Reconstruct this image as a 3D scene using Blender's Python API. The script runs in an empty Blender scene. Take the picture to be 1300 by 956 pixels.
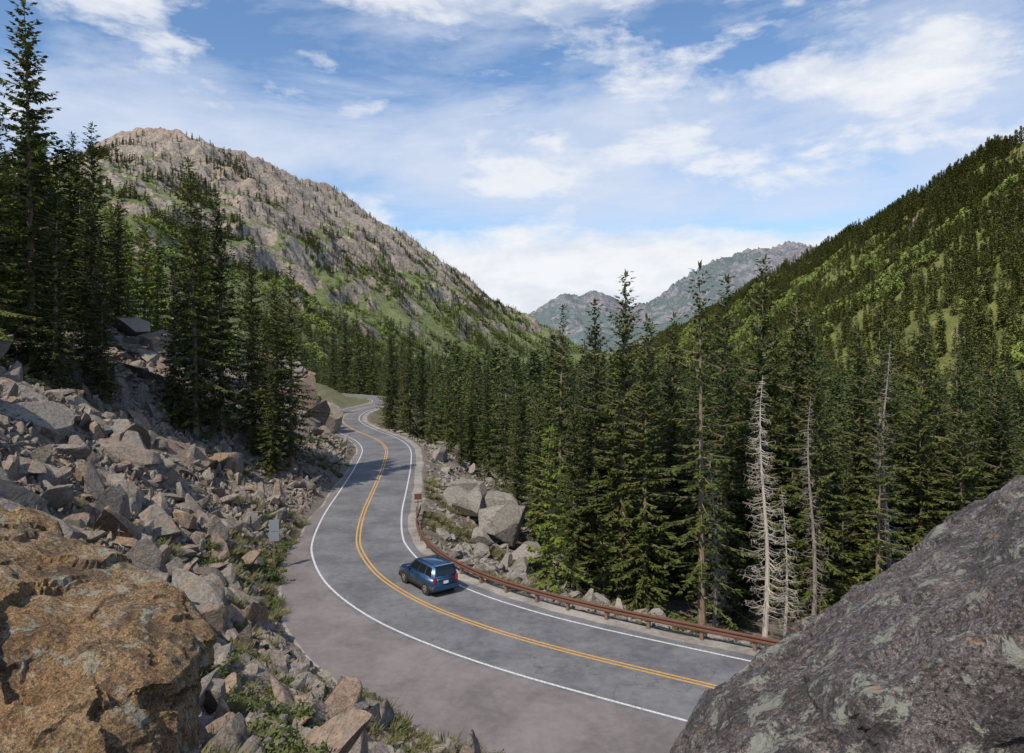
import bpy, bmesh, math, random
import numpy as np
from mathutils import Vector, Matrix, Euler
random.seed(7); RNG=np.random.default_rng(7)
scene=bpy.context.scene
CAMZ=14.4
# ------------------------------------------------------------ numpy noise
def _hash(ix,iy,seed):
    n=(ix.astype(np.int64)*374761393+iy.astype(np.int64)*668265263+seed*1442695041)&0xffffffff
    n=((n^(n>>13))*1274126177)&0xffffffff
    n=(n^(n>>16))&0xffffffff
    return n/4294967295.0
def vnoise(x,y,seed=0):
    x=np.asarray(x,float);y=np.asarray(y,float)
    ix=np.floor(x);iy=np.floor(y);fx=x-ix;fy=y-iy
    u=fx*fx*fx*(fx*(fx*6-15)+10);v=fy*fy*fy*(fy*(fy*6-15)+10)
    a=_hash(ix,iy,seed);b=_hash(ix+1,iy,seed);c=_hash(ix,iy+1,seed);d=_hash(ix+1,iy+1,seed)
    return (a*(1-u)+b*u)*(1-v)+(c*(1-u)+d*u)*v
def fbm(x,y,o=5,seed=0,ridged=False):
    t=0;a=.5;s=0
    for i in range(o):
        n=vnoise(x*(2.03**i)+i*17.3,y*(2.03**i)-i*9.1,seed+i)*2-1
        if ridged: n=1-2*abs(n)
        t=t+a*n;s+=a;a*=.5
    return t/s
def sstep(a,b,x):
    t=np.clip((x-a)/(b-a),0,1);return t*t*(3-2*t)
# ------------------------------------------------------------ road centreline
C=[(120,-6),(80,3),(45,12.5),(28,19.8),(16,25.8),(7.9,30.4),(1.9,34.0),(-2.1,37.0),(-5.4,40.3),(-8.4,44.7),(-10.6,49.8),(-11.7,54),(-12.9,61.7),(-14.0,72),(-15.6,86),(-17.7,99.7),(-21.0,110),(-26.0,120),(-30.8,131),(-34.2,143),(-35.6,158),(-34.0,172),(-33.0,184),(-37,197),(-48,209),(-66,222),(-100,245),(-170,300)]
def catmull(P,step=0.8):
    P=[np.array(p,float) for p in P];out=[]
    for i in range(len(P)-1):
        p0=P[max(i-1,0)];p1=P[i];p2=P[i+1];p3=P[min(i+2,len(P)-1)]
        n=max(2,int(np.linalg.norm(p2-p1)/step))
        for k in range(n):
            t=k/n
            out.append(.5*((2*p1)+(-p0+p2)*t+(2*p0-5*p1+4*p2-p3)*t*t+(-p0+3*p1-3*p2+p3)*t**3))
    out.append(P[-1]);return np.array(out)
CL=catmull(C)
T=np.gradient(CL,axis=0);T/=np.linalg.norm(T,axis=1)[:,None]
RN=np.stack([T[:,1],-T[:,0]],1)      # right-hand normal
HW=3.3
yy=CL[:,1];xx=CL[:,0]
key=[(-10,5.0),(12,5.5),(22,8.0),(28,10.0),(31,9.6),(36,8.6),(40,7.4),(46,5.6),(54,4.3),(62,4.0),(500,4.0)]
LOFF=np.interp(yy,[k[0] for k in key],[k[1] for k in key])
ROFF=np.full(len(CL),5.0)
def lateral(x,y):
    x=np.asarray(x,float).ravel();y=np.asarray(y,float).ravel()
    idx=np.empty(len(x),int);D=np.empty(len(x))
    for s in range(0,len(x),20000):
        dx=x[s:s+20000,None]-CL[None,:,0];dy=y[s:s+20000,None]-CL[None,:,1]
        d=dx*dx+dy*dy;i=d.argmin(1);idx[s:s+20000]=i;D[s:s+20000]=np.sqrt(d[np.arange(len(i)),i])
    sg=np.sign((x-CL[idx,0])*RN[idx,0]+(y-CL[idx,1])*RN[idx,1]);sg[sg==0]=1
    return D*sg,idx
def ground(x,y,detail=True):
    shp=np.shape(x);x=np.asarray(x,float).ravel();y=np.asarray(y,float).ravel()
    lat,idx=lateral(x,y)
    s=-lat-LOFF[idx]-.35; r=lat-ROFF[idx]-.3
    w1=fbm(x/9,y/9,4,3);w2=fbm(x/2.6,y/2.6,4,9);w3=fbm(x/40,y/40,3,21)
    sl=np.maximum(s,0)
    h=np.where(sl<15,.70*sl,10.5+.5*(sl-15));h=np.where(sl>38,22+.16*(sl-38),h);h=np.minimum(h,34)
    k=.8+.2*sstep(20,42,y);k=k*(1-.42*sstep(85,125,y));h=h*k
    amp=sstep(0,5,sl)
    h=h+amp*(1.5*w1+.55*w2+w3*2)*sstep(3,14,np.hypot(x,y))
    rl=np.maximum(r,0)
    g=np.where(rl<14,-.45*rl,-6.3-.1*(rl-14));g=np.maximum(g,-14)
    g=g+sstep(0,5,rl)*(1.0*w1+.35*w2)
    out=np.where(s>0,h,np.where(r>0,g,0.0))-.06
    far=sstep(500,900,np.hypot(x,y));out=out*(1-far)+(-16)*far
    return out.reshape(shp)
# ------------------------------------------------------------ material helpers
def mat(name):
    m=bpy.data.materials.new(name);m.use_nodes=True
    nt=m.node_tree;b=nt.nodes['Principled BSDF'];return m,nt,b
def N(nt,t,**kw):
    n=nt.nodes.new(t)
    for k,v in kw.items(): setattr(n,k,v)
    return n
def L(nt,a,b): nt.links.new(a,b)
def noise(nt,vec,scale,detail=6,rough=.6,dist=0):
    n=N(nt,'ShaderNodeTexNoise');n.inputs['Scale'].default_value=scale;n.inputs['Detail'].default_value=detail
    n.inputs['Roughness'].default_value=rough;n.inputs['Distortion'].default_value=dist
    if vec is not None: L(nt,vec,n.inputs['Vector'])
    return n.outputs['Fac']
def ramp(nt,fac,stops,interp='LINEAR'):
    r=N(nt,'ShaderNodeValToRGB');cr=r.color_ramp;cr.interpolation=interp
    while len(cr.elements)<len(stops): cr.elements.new(.5)
    for e,(p,c) in zip(cr.elements,stops):
        e.position=p;e.color=(c,c,c,1) if not hasattr(c,'__len__') else (*c,1)
    L(nt,fac,r.inputs['Fac']);return r.outputs['Color']
def mix(nt,f,a,b,mode='MIX'):
    m=N(nt,'ShaderNodeMix',data_type='RGBA',blend_type=mode)
    for s,v in ((m.inputs[0],f),(m.inputs[6],a),(m.inputs[7],b)):
        if isinstance(v,bpy.types.NodeSocket): L(nt,v,s)
        elif hasattr(v,'__len__'): s.default_value=(*v,1)
        else: s.default_value=v
    return m.outputs[2]
def math_(nt,op,a,b=None,clamp=False):
    m=N(nt,'ShaderNodeMath',operation=op);m.use_clamp=clamp
    for s,v in ((m.inputs[0],a),(m.inputs[1],b)):
        if v is None: continue
        if isinstance(v,bpy.types.NodeSocket): L(nt,v,s)
        else: s.default_value=v
    return m.outputs[0]
def bump(nt,b,h,strength=.5,dist=.1):
    n=N(nt,'ShaderNodeBump');n.inputs['Strength'].default_value=strength;n.inputs['Distance'].default_value=dist
    L(nt,h,n.inputs['Height']);L(nt,n.outputs['Normal'],b.inputs['Normal'])
def pos(nt): return N(nt,'ShaderNodeNewGeometry').outputs['Position']
def objc(nt): return N(nt,'ShaderNodeTexCoord').outputs['Object']
def simple(name,col,rough=.6,metal=0,nz=.15,scale=8):
    m,nt,b=mat(name);o=objc(nt);f=noise(nt,o,scale,4)
    c=mix(nt,f,tuple(x*(1-nz) for x in col),tuple(min(1,x*(1+nz)) for x in col))
    L(nt,c,b.inputs['Base Color']);b.inputs['Roughness'].default_value=rough;b.inputs['Metallic'].default_value=metal
    return m
# ---- foliage
def foliage_mat(name,dark,light,trans=.25):
    m,nt,b=mat(name)
    g=N(nt,'ShaderNodeNewGeometry');oi=N(nt,'ShaderNodeObjectInfo')
    f=math_(nt,'MULTIPLY',g.outputs['Random Per Island'],.58);f=math_(nt,'ADD',f,math_(nt,'MULTIPLY',oi.outputs['Random'],.5),True)
    c=ramp(nt,f,[(0,dark),(.55,tuple((a+b_)/2*.85 for a,b_ in zip(dark,light))),(1,light)])
    L(nt,c,b.inputs['Base Color']);b.inputs['Roughness'].default_value=.6
    b.inputs['Specular IOR Level'].default_value=.2
    if trans:
        t=N(nt,'ShaderNodeBsdfTranslucent');c2=mix(nt,1.0,c,(1.3,1.25,.6),'MULTIPLY');L(nt,c2,t.inputs['Color'])
        ms=N(nt,'ShaderNodeMixShader');ms.inputs[0].default_value=trans
        L(nt,b.outputs[0],ms.inputs[1]);L(nt,t.outputs[0],ms.inputs[2])
        L(nt,ms.outputs[0],nt.nodes['Material Output'].inputs['Surface'])
    return m
M_needle=foliage_mat('spruce_needles',(.022,.040,.012),(.135,.165,.036),.2)
M_needle2=foliage_mat('young_and_sunlit_needles',(.08,.12,.02),(.22,.28,.05),.3)  # young tree's own light green; on the taller spruces it is painted sunlight
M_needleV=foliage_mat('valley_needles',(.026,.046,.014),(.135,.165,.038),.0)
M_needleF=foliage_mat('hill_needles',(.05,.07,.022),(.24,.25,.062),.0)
M_aspen=foliage_mat('aspen_leaves',(.14,.19,.045),(.28,.34,.09),.0)
M_shrub=foliage_mat('shrub_leaves',(.06,.085,.028),(.16,.19,.065),.2)
M_grass=foliage_mat('grass_blades',(.10,.105,.05),(.27,.25,.13),.2)
def bark_mat():
    m,nt,b=mat('bark');o=objc(nt)
    mp=N(nt,'ShaderNodeMapping');mp.inputs['Scale'].default_value=(6,6,1);L(nt,o,mp.inputs['Vector'])
    f=noise(nt,mp.outputs[0],2.5,4,.7);L(nt,ramp(nt,f,[(.3,(.11,.08,.06)),(.7,(.30,.23,.17))]),b.inputs['Base Color'])
    b.inputs['Roughness'].default_value=.9;return m
M_bark=bark_mat()
M_dead=simple('weathered_deadwood',(.44,.40,.35),.85,nz=.35,scale=5)
M_dead2=simple('grey_deadwood',(.24,.215,.19),.9,nz=.35,scale=5)
# ---- rocks
def rock_mat(name,cols,lichen=(.12,.12,.10),lich=.5,oscale=1.0,bstr=.8,perobj=True,orange=.12,crack=.55,grain=.0,D=5):
    m,nt,b=mat(name);p=pos(nt)
    oi=N(nt,'ShaderNodeObjectInfo')
    n1=noise(nt,p,.9*oscale,3,.6,.3);n2=noise(nt,p,4.5*oscale,D,.7);n3=noise(nt,p,14*oscale,D,.75)
    if perobj: f=math_(nt,'ADD',math_(nt,'MULTIPLY',oi.outputs['Random'],.8),math_(nt,'MULTIPLY',n1,.25))
    else: f=n1
    st=[(i/(len(cols)-1)*(1 if perobj else .5)+(0 if perobj else .25),c) for i,c in enumerate(cols)]
    c=ramp(nt,f,st)
    c=mix(nt,ramp(nt,n2,[(.3,.0),(.7,1.)]),mix(nt,1.0,c,(.5,.48,.46),'MULTIPLY'),c)
    vo=noise(nt,p,2.2*oscale,4,.75,.6)
    c=mix(nt,math_(nt,'MULTIPLY',ramp(nt,vo,[(.56,0),(.64,1)]),orange*3),c,(.42,.24,.12))
    c=mix(nt,math_(nt,'MULTIPLY',ramp(nt,n3,[(.52,0),(.60,1)]),lich),c,lichen)
    h=math_(nt,'ADD',math_(nt,'MULTIPLY',n2,1.0),math_(nt,'MULTIPLY',n3,.6))
    if grain:
        n4=noise(nt,p,48,4,.8);n5=noise(nt,p,85,2,.5)
        c=mix(nt,math_(nt,'MULTIPLY',ramp(nt,n4,[(.50,0),(.55,1)]),grain),c,mix(nt,1.0,c,(.22,.22,.22),'MULTIPLY'))
        c=mix(nt,math_(nt,'MULTIPLY',ramp(nt,n5,[(.55,0),(.60,1)]),grain*.9),c,mix(nt,1.0,c,(2.1,2.05,2.0),'MULTIPLY'))
        big=noise(nt,p,1.7,7,.78,.9)
        c=mix(nt,math_(nt,'MULTIPLY',ramp(nt,big,[(.52,0),(.55,1)]),.78),c,mix(nt,.25,lichen,c))
        pl=noise(nt,p,4.2,7,.82,.4)
        c=mix(nt,math_(nt,'MULTIPLY',ramp(nt,pl,[(.55,0),(.575,1)]),.7),c,(.40,.42,.35))
        og=noise(nt,mix(nt,1.0,p,(7.7,3.3,1.9),'ADD'),6.5,6,.82,.3)
        c=mix(nt,math_(nt,'MULTIPLY',ramp(nt,og,[(.60,0),(.625,1)]),.6),c,(.45,.25,.09))
        h=math_(nt,'ADD',h,math_(nt,'MULTIPLY',n4,.3))
    if crack:
        v=N(nt,'ShaderNodeTexVoronoi',feature='DISTANCE_TO_EDGE');v.inputs['Scale'].default_value=.55*oscale
        wv=N(nt,'ShaderNodeVectorMath',operation='ADD')
        nv=N(nt,'ShaderNodeTexNoise');nv.inputs['Scale'].default_value=1.5*oscale;nv.inputs['Detail'].default_value=3;L(nt,p,nv.inputs['Vector'])
        L(nt,p,wv.inputs[0]);L(nt,nv.outputs['Color'],wv.inputs[1]);L(nt,wv.outputs[0],v.inputs['Vector'])
        cr=ramp(nt,v.outputs['Distance'],[(0,1-crack),(.03,1)])
        c=mix(nt,cr,mix(nt,1.0,c,(.4,.38,.36),'MULTIPLY'),c)
        h=math_(nt,'ADD',h,math_(nt,'MULTIPLY',cr,.3))
    L(nt,c,b.inputs['Base Color']);b.inputs['Roughness'].default_value=.92;b.inputs['Specular IOR Level'].default_value=.2
    bump(nt,b,h,bstr,.12/oscale);return m
M_rock=rock_mat('talus_rock',[(.21,.195,.18),(.33,.305,.275),(.25,.235,.22),(.40,.295,.22),(.30,.28,.26),(.43,.385,.33),(.28,.25,.225)],lichen=(.10,.095,.085),lich=.6,D=4,orange=.14)
M_rockL=rock_mat('pale_rock',[(.26,.245,.23),(.39,.36,.32),(.30,.285,.265),(.42,.395,.355)],orange=.06,lich=.6,D=4)
M_bl=rock_mat('golden_boulder_rock',[(.30,.185,.10),(.43,.28,.15),(.47,.34,.20),(.33,.26,.18)],lichen=(.06,.052,.045),lich=.7,oscale=1.6,bstr=1.0,perobj=False,orange=.2,crack=.0,grain=.6,D=6)
M_br=rock_mat('granite_boulder_rock',[(.19,.17,.18),(.27,.24,.24),(.23,.21,.215),(.32,.285,.27)],lichen=(.05,.05,.05),lich=.8,oscale=1.9,bstr=1.0,perobj=False,orange=.02,crack=0,grain=.7,D=6)
def ground_mat():
    m,nt,b=mat('ground_soil');p=pos(nt)
    a=noise(nt,p,.12,4,.6);n2=noise(nt,p,1.1,5,.7);n3=noise(nt,p,6,5,.75)
    soil=ramp(nt,n2,[(.3,(.14,.12,.10)),(.5,(.24,.205,.17)),(.7,(.33,.29,.245))])
    green=ramp(nt,n3,[(.3,(.06,.065,.03)),(.7,(.15,.15,.07))])
    c=mix(nt,ramp(nt,math_(nt,'ADD',math_(nt,'MULTIPLY',a,.6),math_(nt,'MULTIPLY',n2,.4)),[(.53,0),(.62,1)]),soil,green)
    c=mix(nt,ramp(nt,n3,[(.35,.55),(.55,0)]),c,(.06,.052,.045))
    sp=N(nt,'ShaderNodeSeparateXYZ');L(nt,p,sp.inputs[0])
    far=math_(nt,'MULTIPLY',math_(nt,'SUBTRACT',sp.outputs['Y'],120),.01,True)
    c=mix(nt,far,c,mix(nt,noise(nt,p,.02,5,.7),(.08,.10,.03),(.17,.19,.06)))
    L(nt,c,b.inputs['Base Color']);b.inputs['Roughness'].default_value=.95;b.inputs['Specular IOR Level'].default_value=.15
    bump(nt,b,n3,.9,.25);return m
M_ground=ground_mat()
def asphalt(name,c0,c1,cr=.3):
    m,nt,b=mat(name);p=pos(nt)
    n1=noise(nt,p,.3,5,.65,.4);n2=noise(nt,p,40,3,.8);n3=noise(nt,p,2.5,6,.7)
    f=math_(nt,'ADD',math_(nt,'MULTIPLY',n1,.5),math_(nt,'MULTIPLY',n3,.3));f=math_(nt,'ADD',f,math_(nt,'MULTIPLY',n2,.2))
    c=ramp(nt,f,[(.41,c0),(.59,c1)])
    if cr:
        v=N(nt,'ShaderNodeTexVoronoi',feature='DISTANCE_TO_EDGE');v.inputs['Scale'].default_value=.12
        wv=N(nt,'ShaderNodeVectorMath',operation='ADD');nv=N(nt,'ShaderNodeTexNoise');nv.inputs['Scale'].default_value=.5;nv.inputs['Detail'].default_value=7
        ms=N(nt,'ShaderNodeVectorMath',operation='SCALE');ms.inputs['Scale'].default_value=5
        L(nt,p,nv.inputs['Vector']);L(nt,nv.outputs['Color'],ms.inputs[0]);L(nt,p,wv.inputs[0]);L(nt,ms.outputs[0],wv.inputs[1]);L(nt,wv.outputs[0],v.inputs['Vector'])
        c=mix(nt,math_(nt,'MULTIPLY',ramp(nt,v.outputs['Distance'],[(0,cr),(.006,0)]),ramp(nt,n1,[(.42,0),(.52,1)])),c,tuple(x*.3 for x in c0))
    L(nt,c,b.inputs['Base Color']);b.inputs['Roughness'].default_value=.85;b.inputs['Specular IOR Level'].default_value=.3
    bump(nt,b,n2,.35,.01);return m
M_road=asphalt('road_asphalt',(.095,.098,.107),(.19,.19,.197),.5)
M_pull=asphalt('pullout_asphalt',(.135,.12,.118),(.215,.192,.19),.3)
M_grav=asphalt('shoulder_gravel',(.17,.155,.135),(.36,.335,.30),0)
def paint(name,col):
    m,nt,b=mat(name);p=pos(nt);n=noise(nt,p,9,6,.8)
    L(nt,mix(nt,ramp(nt,n,[(.40,.75),(.54,.05)]),col,(.16,.155,.15)),b.inputs['Base Color']);b.inputs['Roughness'].default_value=.6;return m
M_white=paint('white_paint',(.68,.68,.67));M_yellow=paint('yellow_paint',(.66,.35,.035))
# ------------------------------------------------------------ mesh helpers
def add_obj(name,verts,faces,mats,fm=None,smooth=False,link=True,parent=None):
    me=bpy.data.meshes.new(name)
    if isinstance(verts,np.ndarray): verts=verts.tolist()
    if isinstance(faces,np.ndarray): faces=faces.tolist()
    me.from_pydata(verts,[],faces)
    for m in mats: me.materials.append(m)
    if fm is not None: me.polygons.foreach_set('material_index',np.asarray(fm,dtype=np.int32))
    if smooth: me.polygons.foreach_set('use_smooth',np.ones(len(me.polygons),bool))
    me.update()
    o=bpy.data.objects.new(name,me)
    if link: scene.collection.objects.link(o)
    if parent: o.parent=parent
    return o
def grid_faces(nu,nv):
    i=np.arange(nu-1)[:,None]*nv+np.arange(nv-1)[None,:]
    return np.stack([i,i+nv,i+nv+1,i+1],-1).reshape(-1,4)
# ------------------------------------------------------------ ground
def axis(lo,hi,step,dlo,dhi,g=1.12):
    a=list(np.arange(dlo,dhi+1e-6,step))
    s=step;v=dhi
    while v<hi: s=min(s*g,400);v+=s;a.append(v)
    s=step;v=dlo;pre=[]
    while v>lo: s=min(s*g,400);v-=s;pre.append(v)
    return np.array(pre[::-1]+a)
ax=axis(-9000,9000,.5,-62,45);ay=axis(-3000,14000,.5,-4,105,1.06)
X,Y=np.meshgrid(ax,ay,indexing='ij');Z=ground(X,Y)
add_obj('ground',np.stack([X,Y,Z],-1).reshape(-1,3),grid_faces(len(ax),len(ay)),[M_ground],smooth=True)
# ------------------------------------------------------------ road
def strip(name,o0,o1,z,m,skirt=True):
    idx=np.arange(len(CL))
    o0=np.broadcast_to(o0,(len(CL),));o1=np.broadcast_to(o1,(len(CL),))
    a=CL+RN*o0[:,None];b=CL+RN*o1[:,None]
    def col(p,zz): return np.column_stack([p,np.full(len(p),zz)])
    if skirt: cols=[col(a-RN*.4,z-.2),col(a,z),col(b,z),col(b+RN*.4,z-.2)]
    else: cols=[col(a,z),col(b,z)]
    V=np.stack(cols,1).reshape(-1,3);return add_obj(name,V,grid_faces(len(idx),len(cols))[:,::-1],[m])
ii=np.arange(len(CL));wob=.28*fbm(ii/5,ii*0.,4,5);wob2=.35*fbm(ii/4,ii*0.+9,4,15)
strip('gravel_shoulder',-(LOFF+.12)+wob,4.75+wob2,-.008,M_grav)
strip('pullout_pavement',-(LOFF)+wob*1.2,np.full(len(CL),0.),-.004,M_pull)
strip('road',-(HW+.22)+.3*wob,HW+.6+.6*wob2,.0,M_road)
strip('road_edge_line',-HW-.06,-HW+.07,.004,M_white,skirt=False)
strip('road_edge_line',HW-.07,HW+.06,.004,M_white,skirt=False)
strip('road_centre_line',-.19,-.07,.004,M_yellow,skirt=False);strip('road_centre_line',.07,.19,.004,M_yellow,skirt=False)
# ------------------------------------------------------------ mountains (lofted ridge -> foot, plus back side)
def resample(P,n):
    P=np.array(P,float);d=np.r_[0,np.cumsum(np.linalg.norm(np.diff(P,axis=0),axis=1))];t=np.linspace(0,d[-1],n)
    return np.stack([np.interp(t,d,P[:,k]) for k in range(P.shape[1])],1)
def mountain(name,ridge,foot,m,amp,scale,nt_=260,ns=110,rough=6,rn=8,cliff=None):
    R=[]
    for px,py,d in ridge: R.append(((px-650)/900*d,d,CAMZ+(440-py)/900*d))
    n=len(R);F=resample(foot,n)
    t=np.linspace(0,n-1,nt_);R=np.array(R)
    Rf=np.stack([np.interp(t,np.arange(n),R[:,k]) for k in range(3)],1);Ff=np.stack([np.interp(t,np.arange(n),F[:,k]) for k in range(3)],1)
    s=np.linspace(0,1,ns)
    P=Ff[:,None]*(1-s[None,:,None])+Rf[:,None]*s[None,:,None]
    prof=s**1.15
    P[:,:,2]=Ff[:,None,2]*(1-prof)+Rf[:,None,2]*prof
    env=np.sin(np.clip(s,0,1)*math.pi)**.6
    nz=fbm(P[:,:,0]/scale,P[:,:,1]/scale,rough,31,True)+.35*fbm(P[:,:,0]/scale*3,P[:,:,1]/scale*3,5,77,True)
    P[:,:,2]+=nz*amp*env[None,:]
    P[:,:,2]+=(fbm(P[:,:,0]/35,P[:,:,1]/35,4,91,True)*rn)*(s[None,:]**1.2)
    if cliff:
        z=P[:,:,2];q=z/cliff+1.2*fbm(P[:,:,0]/200,P[:,:,1]/200,4,12);fr=q-np.floor(q)
        P[:,:,2]+=((sstep(.25,.7,fr)-fr)*cliff*.55*sstep(.3,1,fbm(P[:,:,0]/260,P[:,:,1]/260,3,44)+.75))*env[None,:]
    nb=12;back=[]
    for k in range(1,nb+1):
        q=Rf+(Rf-Ff)*np.array([1,1,0])*(k/nb)*.8;q[:,2]=P[:,-1,2]*(1-k/nb)+(-30)*(k/nb)
        back.append(q)
    P=np.concatenate([P,np.stack(back,1)],1)
    add_obj(name,P.reshape(-1,3),grid_faces(P.shape[0],P.shape[1]),[m],smooth=True)
    return P[:,:ns]
def mount_mat(name,rockc,rock2,green,green2,zlo,zhi,sc,bias=0,haze=None,hz=0,bd=4,wh=.35):
    m,nt,b=mat(name);p=pos(nt)
    sp=N(nt,'ShaderNodeSeparateXYZ');L(nt,p,sp.inputs[0])
    n1=noise(nt,p,sc,5,.62,.4);n2=noise(nt,p,sc*6,5,.7);n3=noise(nt,p,sc*25,6,.78)
    g=N(nt,'ShaderNodeNewGeometry');sn=N(nt,'ShaderNodeSeparateXYZ');L(nt,g.outputs['Normal'],sn.inputs[0])
    hz_=math_(nt,'DIVIDE',math_(nt,'SUBTRACT',sp.outputs['Z'],zlo),zhi-zlo)
    f=math_(nt,'ADD',math_(nt,'MULTIPLY',hz_,wh),math_(nt,'MULTIPLY',n1,.9));f=math_(nt,'ADD',f,math_(nt,'MULTIPLY',n2,.8))
    f=math_(nt,'ADD',f,math_(nt,'MULTIPLY',math_(nt,'SUBTRACT',.82,sn.outputs['Z']),.9));f=math_(nt,'ADD',f,bias)
    rc=ramp(nt,n3,[(.36,tuple(x*.4 for x in rockc)),(.47,rockc),(.62,rock2)])
    rc=mix(nt,ramp(nt,n1,[(.45,0),(.6,.6)]),rc,mix(nt,1.0,rc,(1.1,.92,.82),'MULTIPLY'))
    gc=ramp(nt,math_(nt,'ADD',math_(nt,'MULTIPLY',n2,.6),math_(nt,'MULTIPLY',n3,.4)),[(.38,green),(.58,green2)])
    c=mix(nt,ramp(nt,f,[(.86,0),(.93,1)]),gc,rc)
    if haze: c=mix(nt,hz,c,haze)  # aerial haze painted in as a flat tint of the base colour
    L(nt,c,b.inputs['Base Color']);b.inputs['Roughness'].default_value=1;b.inputs['Specular IOR Level'].default_value=.05
    bump(nt,b,math_(nt,'ADD',n2,math_(nt,'MULTIPLY',n3,.6)),.9,bd);return m
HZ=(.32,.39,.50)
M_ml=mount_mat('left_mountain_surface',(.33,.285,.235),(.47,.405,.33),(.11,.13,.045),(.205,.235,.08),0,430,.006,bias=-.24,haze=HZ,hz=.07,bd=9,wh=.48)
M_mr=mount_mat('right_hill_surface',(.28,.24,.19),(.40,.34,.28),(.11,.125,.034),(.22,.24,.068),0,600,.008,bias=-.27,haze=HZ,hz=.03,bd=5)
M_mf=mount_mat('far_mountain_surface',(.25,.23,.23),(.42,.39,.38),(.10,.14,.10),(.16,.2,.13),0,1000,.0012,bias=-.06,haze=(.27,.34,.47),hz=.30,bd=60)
PL=mountain('mountain',[(-500,330,1200),(-250,270,1250),(-60,235,1300),(60,210,1300),(110,192,1330),(135,181,1350),(160,171,1380),(185,167,1400),(225,170,1450),(260,181,1500),(290,190,1550),(330,203,1620),(352,216,1700),(378,229,1850),(420,236,2100),(448,258,2180),(470,277,2250),(495,290,2330),(512,296,2400),(540,318,2450),(560,336,2500),(590,356,2570),(620,377,2650),(660,404,2800),(700,436,3000),(740,462,3200)],
 [(-420,-50,6),(-260,120,14),(-170,260,6),(-150,420,-4),(-150,600,-16),(-140,900,-18),(-80,1400,-18),(60,2000,-18),(220,2700,-18),(420,3300,-18)],M_ml,40,260,360,190,rn=14,cliff=75)
PR=mountain('hill',[(2300,-60,380),(1900,0,480),(1600,60,600),(1400,130,680),(1300,182,750),(1265,196,800),(1230,214,850),(1190,238,900),(1150,262,950),(1115,286,1000),(1080,302,1050),(1040,323,1120),(1000,343,1200),(960,366,1350),(930,386,1450),(900,404,1600),(850,430,1900),(800,452,2300)],
 [(300,-150,-14),(210,20,-15),(170,160,-16),(165,300,-16),(180,450,-18),(210,700,-18),(260,1050,-18),(330,1500,-18),(360,2300,-18)],M_mr,24,170,280,120,rn=6)
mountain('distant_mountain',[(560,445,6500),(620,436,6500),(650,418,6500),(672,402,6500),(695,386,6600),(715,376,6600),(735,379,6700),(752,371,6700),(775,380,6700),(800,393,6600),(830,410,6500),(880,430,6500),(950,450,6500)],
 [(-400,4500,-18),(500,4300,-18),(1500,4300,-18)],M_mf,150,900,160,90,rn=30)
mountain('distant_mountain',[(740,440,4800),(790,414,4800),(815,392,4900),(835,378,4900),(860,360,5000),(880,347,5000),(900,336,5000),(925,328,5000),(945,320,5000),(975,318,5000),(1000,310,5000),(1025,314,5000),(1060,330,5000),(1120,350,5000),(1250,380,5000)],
 [(350,3400,-18),(1200,3300,-18),(2600,3300,-18)],M_mf,140,700,180,90,rn=35)
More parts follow.
